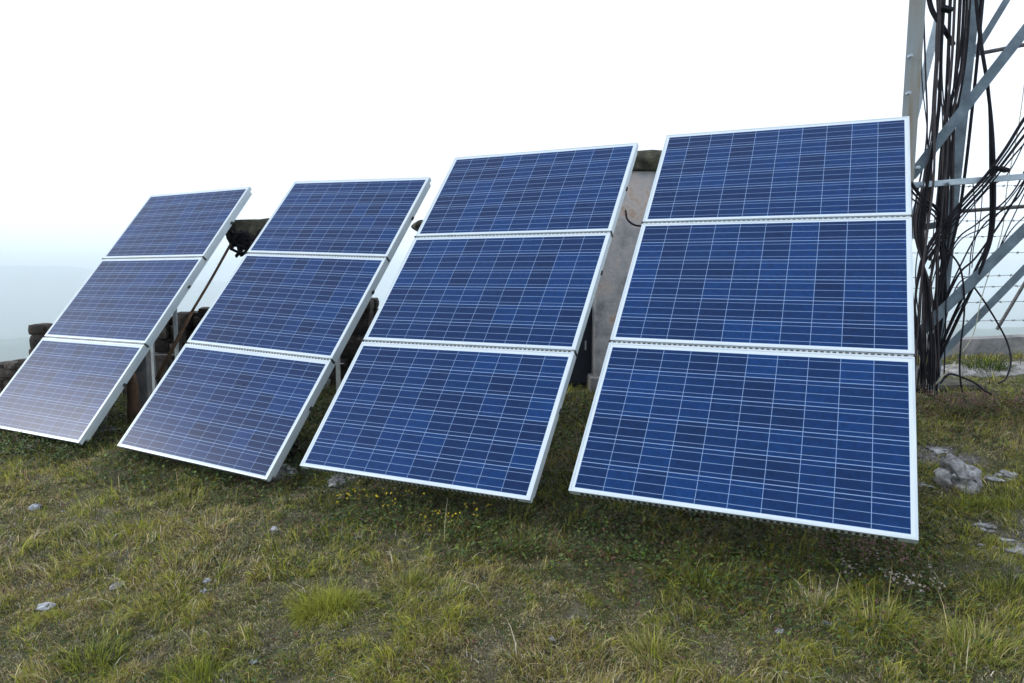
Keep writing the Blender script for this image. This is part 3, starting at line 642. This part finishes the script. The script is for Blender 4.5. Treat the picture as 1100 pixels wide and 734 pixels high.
rock(1060, 566, 30, 'flat pale rock piece above the slab at the right photo edge', seed=8, flat=.2)
rock(990, 522, 20, 'small pale stone touching the left side of the large boulder', seed=9, flat=.3)
rock(128, 628, 20, 'brown and white mottled stone flush with the turf at left', seed=11, flat=.3)
rock(50, 652, 19, 'flat bluish grey stone nearest the lower left of the photo', 'pebble', seed=12, flat=.3)
rock(38, 547, 12, 'white stone standing alone at the far left under the leftmost rack', 'pebble', seed=13, flat=.8)
rock(295, 569, 10, 'bluish pebble in the grass below the second rack', 'pebble', seed=14, flat=.6)
rock(223, 625, 9, 'upper of the two white pebbles in the left turf', 'pebble', seed=15, flat=.7)
rock(219, 636, 10, 'lower of the two white pebbles in the left turf', 'pebble', seed=16, flat=.5)
rock(119, 463, 30, 'flat grey stone lying under the lower right corner of the leftmost rack', seed=17, flat=.25)
rock(305, 512, 34, 'dark grey stone under the lower right corner of the second rack', seed=18, flat=.5)
rock(318, 488, 26, 'brown stone between the second and third racks', 'wallstone', seed=19, flat=1.0)
rock(372, 518, 40, 'flat brownish stone under the left end of the third rack', 'rock', seed=20, flat=.35)
rock(592, 686, 9, 'small grey pebble in the lower middle turf', 'pebble', seed=21, flat=.5)
rock(888, 672, 13, 'whitest stone chip in the turf below the nearest rack', 'pebble', seed=22, flat=.6)
rock(902, 678, 13, 'pale blue grey stone chip beside the whitest chip', 'pebble', seed=23, flat=.4)
rock(836, 678, 12, 'larger of the pale chips in the gravel patch below the nearest rack', 'pebble', seed=24, flat=.5)
rock(272, 712, 9, 'white pebble near the bottom edge left of the middle', 'pebble', seed=25, flat=.6)
rock(966, 722, 11, 'pale chip near the bottom edge at right', 'pebble', seed=26, flat=.5)
rock(1045, 690, 12, 'pale flat chip among grass tufts at lower right', 'pebble', seed=27, flat=.4)
# gravel nobody could count
GV = []; GF = []; k0 = 0
ico = bmesh.new(); bmesh.ops.create_icosphere(ico, subdivisions=1, radius=.5); iv = np.array([v.co[:] for v in ico.verts]); ico.verts.index_update(); if_ = np.array([[v.index for v in f.verts] for f in ico.faces]); ico.free()
xs = rng.uniform(-5, 5, 60000); ys = rng.uniform(1.6, 8.3, 60000); keep = rng.random(60000) < (bareness(xs, ys) * .42 + .008); xs = xs[keep]; ys = ys[keep]; n = len(xs)
sz = np.clip(rng.lognormal(-4.75, .5, n), .004, .035); zz = ground_z(xs, ys)
jit = 1 + rng.normal(0, .22, (n, len(iv), 3))
GVv = iv[None] * jit * sz[:, None, None] * np.array([1, .8, .6]) + np.stack([xs, ys, zz + sz * .12], -1)[:, None]
GFf = if_[None] + (np.arange(n) * len(iv))[:, None, None]
go = np_mesh('gravel', GVv.reshape(-1, 3), GFf.reshape(-1, 3), None, M['pebble']); tag(go, 'loose pale stone chips scattered through the turf', 'gravel', kind='stuff')

# ------------------------------------------------------------------ grass
PAL = {'green': (.165, .205, .032), 'lime': (.35, .37, .055), 'dark': (.034, .060, .013), 'olive': (.235, .220, .065), 'straw': (.50, .43, .22), 'pale': (.64, .59, .42), 'brown': (.18, .125, .075), 'blue': (.05, .085, .045)}
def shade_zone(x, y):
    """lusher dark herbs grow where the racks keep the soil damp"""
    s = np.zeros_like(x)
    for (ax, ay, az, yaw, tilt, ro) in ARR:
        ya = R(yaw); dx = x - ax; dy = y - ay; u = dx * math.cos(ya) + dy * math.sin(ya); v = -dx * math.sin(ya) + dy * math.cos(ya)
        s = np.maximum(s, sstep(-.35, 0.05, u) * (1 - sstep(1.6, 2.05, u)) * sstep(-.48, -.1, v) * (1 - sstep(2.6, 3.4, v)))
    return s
def blades(n, xr, yr, hmean, wid, zone, dens, seedk, flat=.5, pale=.12, pxy=None):
    r = np.random.default_rng(seedk)
    if pxy is None:
        x = r.uniform(*xr, n); y = r.uniform(*yr, n)
        inside = np.abs(x) < y * .78 + .25; x = x[inside]; y = y[inside]
        d = dens(x, y); k = r.random(len(x)) < d; x = x[k]; y = y[k]
    else: x, y = pxy
    n = len(x)
    # blades gather in small tufts
    cl = r.integers(0, max(1, n // 9), n); cxy = r.normal(0, 1, (n // 9 + 1, 2))
    tuft = fbm(x * 2.2, y * 2.2, 51, 3); fine_ = fbm(x * 11, y * 11, 57, 3)
    h = hmean * r.lognormal(0, .35, n) * (.8 + .4 * sstep(.38, .72, tuft)) * (.58 + 1.15 * sstep(.42, .68, fine_))
    ang = r.uniform(0, 2 * np.pi, n) * .55 + 2 * np.pi * fbm(x * 3.1, y * 3.1, 63, 2)
    lean = np.clip(r.normal(.75, .45, n) + flat * .4, .05, 1.9)
    z = ground_z(x, y) - .006
    dx = np.cos(ang); dy = np.sin(ang); ca = r.uniform(0, np.pi, n); wx = np.cos(ca); wy = np.sin(ca); w = wid * r.uniform(.6, 1.4, n)
    ts = np.array([0, .38, .72, 1.0]); ws = np.array([1, .85, .55, .06])
    V = np.zeros((n, 8, 3))
    for i, (t, ww) in enumerate(zip(ts, ws)):
        th = lean * (t ** 1.0); hor = h * t * np.sin(th) * .9; ver = h * t * np.cos(np.minimum(th, 1.45))
        cx = x + dx * hor; cy = y + dy * hor; cz = z + np.maximum(ver, .002 * t)
        V[:, 2 * i] = np.stack([cx - wx * w * ww / 2, cy - wy * w * ww / 2, cz], -1); V[:, 2 * i + 1] = np.stack([cx + wx * w * ww / 2, cy + wy * w * ww / 2, cz], -1)
    F = np.array([[0, 1, 3, 2], [2, 3, 5, 4], [4, 5, 7, 6]])[None] + (np.arange(n) * 8)[:, None, None]
    # colour
    P = np.array([PAL[k] for k in ('green', 'lime', 'dark', 'olive', 'straw', 'pale', 'brown', 'blue')])
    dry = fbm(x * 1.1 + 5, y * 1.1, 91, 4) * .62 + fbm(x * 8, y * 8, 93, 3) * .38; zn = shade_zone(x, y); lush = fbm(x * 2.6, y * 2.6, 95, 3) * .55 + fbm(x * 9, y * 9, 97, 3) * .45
    wts = np.stack([.5 + 0 * x, .10 + 1.1 * sstep(.5, .64, lush) + 1.0 * sstep(.48, .66, fine_) + .9 * np.exp(-((y - 5.6) / .5) ** 2) * (x > 2.4) - .0, .12 + .9 * zn + .5 * sstep(.55, .35, lush), .45 + 0 * x, (.16 + 1.3 * sstep(.48, .66, dry)) * (1 - .75 * zn) * (1 + pale), (.08 + .35 * sstep(.5, .7, dry)) * (1 - .8 * zn), .28 + 1.3 * sstep(.5, .64, dry) , .10 + .2 * zn], -1)  # dark tones weighted up under the racks, standing in for their shade
    cum = np.cumsum(wts, -1); cum /= cum[:, -1:]; idx = (r.random(n)[:, None] > cum).sum(-1)
    col = P[idx] * r.lognormal(0, .22, (n, 1)) * (1 + r.normal(0, .06, (n, 3)))
    col = np.clip(col, .005, .8); cols = np.repeat(col[:, None], 8, 1)
    tip = np.array([1.12, 1.05, 1.0]); cols[:, 4:] *= tip
    return V.reshape(-1, 3), F.reshape(-1, 4), cols.reshape(-1, 3)
def dens_main(x, y):
    b = bareness(x, y); c = fbm(x * 3.2, y * 3.2, 71, 4); return np.clip((.66 + .95 * sstep(.38, .60, c) * (.5 + .8 * sstep(.38, .58, fbm(x * 11, y * 11, 57, 3)))) * (1 - .9 * b), 0, 1)
strip = lambda x, y: ((y < 7.45) | (y > 8.3) | (x < 3.2)) * 1.0
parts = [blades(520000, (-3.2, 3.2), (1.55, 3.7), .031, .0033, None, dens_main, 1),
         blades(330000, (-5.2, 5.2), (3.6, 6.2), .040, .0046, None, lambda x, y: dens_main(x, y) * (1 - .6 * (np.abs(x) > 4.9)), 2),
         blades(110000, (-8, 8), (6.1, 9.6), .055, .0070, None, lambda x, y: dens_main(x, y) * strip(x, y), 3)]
def join(parts):
    Vs, Fs, Cs = [], [], []; o = 0
    for V, F, c in parts: Vs.append(V); Fs.append(F + o); Cs.append(c); o += len(V)
    return np.concatenate(Vs), np.concatenate(Fs), np.concatenate(Cs)
# fine dry litter lying flat everywhere, on the soil too
def litter(n, yr, ln, w, seedk):
    r = np.random.default_rng(seedk); x = r.uniform(-5.5, 5.5, n); y = r.uniform(*yr, n); k = (np.abs(x) < y * .78 + .2) & (r.random(n) > .8 * bareness(x, y)) & (r.random(n) < .25 + fbm(x * 2, y * 2, 131, 3)); x = x[k]; y = y[k]
    V, F, c = blades(0, None, None, ln, w, None, None, seedk + 1, flat=2.2, pale=0, pxy=(x, y)); n = len(x)
    P = np.array([(.50, .45, .32), (.36, .33, .21), (.25, .24, .15), (.15, .125, .08), (.36, .36, .33), (.18, .22, .06)]); cc_ = P[r.choice(6, n, p=[.09, .19, .2, .14, .08, .30])] * r.lognormal(0, .2, (n, 1)); ro = r.uniform(0, 2 * np.pi, n)
    V = V.reshape(n, 8, 3); o = V[:, :1].copy(); d = V - o; ca, sa = np.cos(ro)[:, None], np.sin(ro)[:, None]; V = np.stack([d[..., 0] * ca - d[..., 1] * sa, d[..., 0] * sa + d[..., 1] * ca, d[..., 2]], -1) + o; V[..., 2] += .007
    return V.reshape(-1, 3), F, np.repeat(cc_[:, None], 8, 1).reshape(-1, 3)
parts.append(litter(380000, (1.55, 3.6), .026, .0030, 201)); parts.append(litter(190000, (3.6, 7.5), .034, .0040, 211))
# long pale seeding stalks strewn over the turf
def stalk_xy(n, seedk):
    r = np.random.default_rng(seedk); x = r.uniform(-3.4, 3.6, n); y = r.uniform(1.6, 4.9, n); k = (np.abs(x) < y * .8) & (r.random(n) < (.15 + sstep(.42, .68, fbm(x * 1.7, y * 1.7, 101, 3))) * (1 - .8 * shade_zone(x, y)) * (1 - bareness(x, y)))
    return x[k], y[k]
sx = stalk_xy(6000, 9)
Vp, Fp, Cp = blades(0, None, None, .085, .0036, None, None, 10, flat=.6, pale=0, pxy=sx)
cc = np.repeat(np.array([(.66, .61, .45), (.5, .43, .24), (.30, .33, .12)])[np.random.default_rng(4).choice(3, len(sx[0]), p=[.35, .35, .3])][:, None], 8, 1).reshape(-1, 3) * .85
parts.append((Vp, Fp, cc))
Vg, Fg, Cg = join(parts)
grass = np_mesh('grass', Vg, Fg, Cg, M['grass']); tag(grass, 'short patchy mountain turf of green and straw coloured blades', 'grass', kind='stuff')

# distinct tufts: each a thing
def ground_at(px, py):
    lo_d, hi_d = 1.2, 12
    for _ in range(40):
        mid = (lo_d + hi_d) / 2; p = unproj(px, py, mid)
        if p.z > gz(p.x, p.y): lo_d = mid
        else: hi_d = mid
    p = unproj(px, py, mid); return p.x, p.y, gz(p.x, p.y)
def tuft(px, py, rad, n, h, cols_, label, seedk, w=.0032, asp=.6, lean=.9):
    x0, y0, z0 = ground_at(px, py); r = np.random.default_rng(seedk)
    a = r.uniform(0, 2 * np.pi, n); q = np.sqrt(r.random(n)) * rad; ox = q * np.cos(a); oy = q * np.sin(a) * asp
    q = q * (1 + .35 * np.sin(a * 3 + seedk) + .2 * np.sin(a * 7 + seedk * 2)); ox = q * np.cos(a); oy = q * np.sin(a) * asp; hh = h * r.lognormal(-.2, .42, n) * (1.1 - .5 * np.minimum(q / rad, 1.4)) * (.55 + .9 * fbm(ox * 22 + seedk, oy * 22, 141, 2)); ang = a + r.normal(0, .6, n); ln = np.clip(q / rad * lean + r.normal(0.35, .5, n), 0, 2.0)
    z = ground_z(x0 + ox, y0 + oy) - z0 - .005; V = np.zeros((n, 8, 3)); ca = r.uniform(0, np.pi, n)
    for i, (t, ww) in enumerate(zip((0, .38, .72, 1), (1, .85, .55, .06))):
        th = ln * t; cx = ox + np.cos(ang) * hh * t * np.sin(th); cy = oy + np.sin(ang) * hh * t * np.sin(th); cz = z + hh * t * np.cos(th)
        V[:, 2 * i] = np.stack([cx - np.cos(ca) * w * ww / 2, cy - np.sin(ca) * w * ww / 2, cz], -1); V[:, 2 * i + 1] = np.stack([cx + np.cos(ca) * w * ww / 2, cy + np.sin(ca) * w * ww / 2, cz], -1)
    F = (np.array([[0, 1, 3, 2], [2, 3, 5, 4], [4, 5, 7, 6]])[None] + (np.arange(n) * 8)[:, None, None]).reshape(-1, 4)
    P = np.array([PAL[c] for c in cols_]); col = P[r.integers(0, len(P), n)] * r.lognormal(0, .2, (n, 1)); cols = np.repeat(col[:, None], 8, 1).reshape(-1, 3)
    o = np_mesh('grass_tuft', V.reshape(-1, 3), F, cols, M['grass']); o.location = (x0, y0, z0)
    return tag(o, label, 'grass tuft', 'thick tufts in the turf')
tuft(352, 656, .20, 2600, .085, ('lime', 'lime', 'lime', 'green', 'olive'), 'thick bright green cushion of grass in the left middle of the lawn', 1, asp=.45)
tuft(438, 630, .13, 600, .075, ('lime', 'green', 'olive'), 'smaller green tuft right of the thick bright cushion', 2, asp=.5)
tuft(945, 682, .17, 1100, .13, ('lime', 'green', 'straw', 'lime'), 'tall arching tuft with pale tips below the right end of the nearest rack', 3)
tuft(1040, 700, .20, 1100, .12, ('green', 'lime', 'olive', 'straw'), 'wide sprawling tuft in the lower right corner of the lawn', 4)
tuft(875, 655, .12, 500, .12, ('straw', 'pale', 'lime', 'green'), 'straw tipped tuft left of the tall arching tuft', 5)
tuft(100, 712, .16, 800, .08, ('green', 'lime', 'dark'), 'green tuft near the bottom edge at far left', 6)
tuft(210, 728, .16, 800, .08, ('lime', 'green', 'green'), 'bright tuft touching the bottom edge left of the middle', 7)
tuft(700, 702, .15, 600, .11, ('green', 'olive', 'straw', 'lime'), 'loose olive tuft in the bottom middle right of the lawn', 8)
tuft(560, 590, .16, 500, .14, ('green', 'olive', 'straw', 'dark'), 'long bladed tuft in front of the right corner of the third rack', 9)
tuft(760, 630, .14, 600, .12, ('green', 'lime', 'dark'), 'green tuft at the shade edge below the nearest rack', 10)
tuft(1085, 640, .15, 600, .12, ('green', 'lime', 'dark'), 'green tuft below the pale slab at the right edge', 11)
tuft(1040, 545, .2, 700, .08, ('lime', 'green'), 'bright low tuft in front of the large boulder', 12, asp=.4)
tuft(1085, 545, .2, 700, .08, ('lime', 'green'), 'bright low tuft at the right edge beyond the slab', 13, asp=.4)
tuft(1060, 398, .35, 900, .14, ('dark', 'dark', 'green'), 'dark green bush of grass near the hook shaped wire', 14, w=.008)

# low broad-leaved herbs: uncountable carpet
def herbs(n, seedk):
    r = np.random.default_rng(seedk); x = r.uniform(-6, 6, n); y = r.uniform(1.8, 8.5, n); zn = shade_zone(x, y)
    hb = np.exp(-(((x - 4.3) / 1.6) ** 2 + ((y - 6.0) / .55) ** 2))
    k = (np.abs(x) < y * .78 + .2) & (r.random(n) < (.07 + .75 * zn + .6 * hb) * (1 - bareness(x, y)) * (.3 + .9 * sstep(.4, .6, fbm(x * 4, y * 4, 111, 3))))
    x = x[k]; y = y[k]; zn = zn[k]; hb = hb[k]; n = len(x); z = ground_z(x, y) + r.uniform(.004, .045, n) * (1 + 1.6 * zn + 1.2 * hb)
    s = r.uniform(.006, .016, n) * (1 + .25 * (y > 5)); a = r.uniform(0, 2 * np.pi, n); b = r.normal(0, .5, n); c = r.normal(0, .5, n)
    ux = np.stack([np.cos(a), np.sin(a), b], -1); ux /= np.linalg.norm(ux, axis=-1, keepdims=True); uy = np.stack([-np.sin(a), np.cos(a), c], -1); uy /= np.linalg.norm(uy, axis=-1, keepdims=True)
    o = np.stack([x, y, z], -1); L_ = s[:, None]
    V = np.stack([o - ux * L_, o - ux * L_ * .2 + uy * L_ * .55, o + ux * L_ * 1.1, o - ux * L_ * .2 - uy * L_ * .55], 1)
    F = np.array([[0, 3, 2, 1]]) + (np.arange(n) * 4)[:, None]
    P = np.array([(.05, .085, .018), (.028, .055, .014), (.11, .15, .03), (.10, .045, .030), (.06, .05, .03)]); pr = np.array([.34, .3, .16, .1, .1])
    idx = r.choice(5, n, p=pr); pk = (r.random(n) < hb * .5); idx = np.where(pk, 3, idx); col = P[idx] * r.lognormal(0, .25, (n, 1)); return V.reshape(-1, 3), F, np.repeat(col[:, None], 4, 1).reshape(-1, 3)
Vh, Fh, Ch = herbs(420000, 21); hb = np_mesh('herb_carpet', Vh, Fh, Ch, M['leaf']); tag(hb, 'carpet of small leaved herbs growing densest beneath the racks', 'ground cover', kind='stuff')

# flowering weeds and leafy plants: things with stems, leaves and blossoms
def weed(px, py, rad, h, nst, label, fcol=None, seedk=0, lcol=((.06, .10, .02), (.10, .16, .03)), leaf=.018, fsize=.006, name='flowering_weed', fper=3):
    x0, y0, z0 = ground_at(px, py); r = np.random.default_rng(seedk); root = empty(name, (x0, y0, z0)); tag(root, label, 'weed' if fcol is not None else 'plant')
    st = MB(); LV = []; LC = []; FV = []; FC = []
    for k in range(nst):
        a = r.uniform(0, 2 * np.pi); q = rad * math.sqrt(r.random()); bx_, by_ = q * math.cos(a), q * math.sin(a) * .7; hh = h * r.uniform(.6, 1.15)
        tp = Vector((bx_ + math.cos(a) * hh * r.uniform(.1, .5), by_ + math.sin(a) * hh * r.uniform(.1, .5), hh)); bs = Vector((bx_, by_, -.005)); md = bs.lerp(tp, .5) + Vector((0, 0, hh * .08))
        st.tube([bs, md, tp], [.0016, .0013, .0008], 4)
        for t in np.linspace(.12, .95, max(4, int(hh / .018))):
            c = bs.lerp(md, t * 2) if t < .5 else md.lerp(tp, t * 2 - 1); c = np.array(c)
            aa = r.uniform(0, 2 * np.pi); u = np.array([math.cos(aa), math.sin(aa), r.uniform(-.3, .6)]); u /= np.linalg.norm(u); v = np.array([-math.sin(aa), math.cos(aa), r.uniform(-.3, .3)]); l = leaf * r.uniform(.6, 1.3) * (1.2 - .6 * t)
            LV.append(np.stack([c, c + u * l * .45 + v * l * .28, c + u * l, c + u * l * .45 - v * l * .28])); cc_ = np.array(lcol[0]) + (np.array(lcol[1]) - np.array(lcol[0])) * r.random(); LC.append(np.repeat(cc_[None], 4, 0))
        if fcol is not None:
            for _ in range(fper):
                c = np.array(tp) + r.normal(0, .012, 3)
                for p_ in range(3):
                    aa = r.uniform(0, 2 * np.pi); u = np.array([math.cos(aa), math.sin(aa), r.uniform(-.5, .8)]); v = np.array([-math.sin(aa), math.cos(aa), r.uniform(-.5, .5)]); l = fsize * r.uniform(.7, 1.3)
                    FV.append(np.stack([c - u * l, c + v * l, c + u * l, c - v * l])); FC.append(np.repeat((np.array(fcol) * r.uniform(.7, 1.15))[None], 4, 0))
    st.tube([(-rad * .8, 0, -.012), (0, 0, -.008), (rad * .8, 0, -.012)], .003, 4)
    st.build('stem', M['stemm'], root)
    Vq = np.concatenate(LV); np_mesh('foliage', Vq, np.arange(len(Vq)).reshape(-1, 4), np.concatenate(LC), M['leaf'], root)
    if fcol is not None:
        Vq = np.concatenate(FV); np_mesh('blossoms', Vq, np.arange(len(Vq)).reshape(-1, 4), np.concatenate(FC), M['petal'], root)
    return root
M['stemm'] = ramp_mat('weed_stem', [(.3, (.07, .08, .025)), (.7, (.14, .12, .05))], 20, 2, .7, .1, .001)
YEL = (.62, .50, .04); PNK = (.30, .17, .17); WHT = (.50, .45, .42)
weed(402, 560, .16, .20, 26, 'largest clump of yellow flowered weed under the left half of the third rack', YEL, 1, fper=2)
weed(440, 566, .10, .17, 14, 'yellow flowered weed just right of the largest yellow clump', YEL, 2, fper=1)
weed(470, 578, .10, .12, 8, 'sparse yellow flowered weed in front of the middle of the third rack', YEL, 3)
weed(512, 570, .06, .15, 6, 'lone yellow flowered weed under the right end of the third rack', YEL, 4)
weed(905, 608, .14, .13, 30, 'dense pink flowered weed in the shade below the nearest rack', PNK, 5, lcol=((.07, .05, .03), (.08, .10, .03)), leaf=.014)
weed(955, 610, .12, .12, 20, 'pink flowered weed right of the dense pink one', PNK, 6, lcol=((.07, .05, .03), (.08, .10, .03)), leaf=.014)
weed(990, 640, .12, .10, 18, 'whitish pink flowered weed in front of the right corner of the nearest rack', WHT, 7, lcol=((.08, .04, .03), (.08, .10, .03)), leaf=.014)
weed(930, 628, .10, .10, 14, 'small whitish flowered weed between the pink weeds', WHT, 8, leaf=.014)
weed(1000, 545, .14, .12, 26, 'reddish dry weed against the right edge of the nearest rack', PNK, 9, lcol=((.08, .04, .025), (.10, .07, .03)), leaf=.014, fsize=.004)
weed(1010, 446, .35, .18, 60, 'dark heather like shrub left of the others below the mast foot', PNK, 10, lcol=((.03, .035, .015), (.06, .08, .02)), leaf=.024, fsize=.006)
weed(1045, 446, .35, .17, 60, 'middle heather like shrub with pinkish flowers below the mast foot', PNK, 11, lcol=((.05, .04, .025), (.06, .07, .02)), leaf=.022, fsize=.007)
weed(1085, 448, .35, .16, 60, 'browner heather like shrub at the right edge below the mast foot', PNK, 12, lcol=((.06, .04, .03), (.07, .06, .03)), leaf=.022, fsize=.007)
LG = ((.07, .15, .02), (.13, .24, .03))
weed(682, 602, .07, .07, 14, 'bright green leafy plant in the shade left of a similar one', None, 13, lcol=LG, leaf=.034, name='leafy_plant')
weed(730, 604, .07, .07, 14, 'bright green leafy plant in the shade below the middle of the nearest rack', None, 14, lcol=LG, leaf=.034, name='leafy_plant')
weed(795, 606, .06, .07, 10, 'small bright leafy plant below the nearest rack right of the middle', None, 15, lcol=LG, leaf=.030, name='leafy_plant')
weed(580, 596, .09, .10, 16, 'dark green leafy plant in the gap between the two right racks', None, 16, leaf=.03, name='leafy_plant')
weed(240, 540, .10, .09, 16, 'dark leafy plant below the right corner of the second rack', None, 17, leaf=.026, name='leafy_plant')
weed(300, 545, .10, .09, 16, 'dark leafy plant between the second and third racks at their feet', None, 18, leaf=.026, name='leafy_plant')
weed(905, 618, .04, .08, 7, 'single lime green sprout among the pink flowered weeds', None, 19, lcol=((.18, .30, .03), (.22, .34, .04)), leaf=.034, name='leafy_plant')
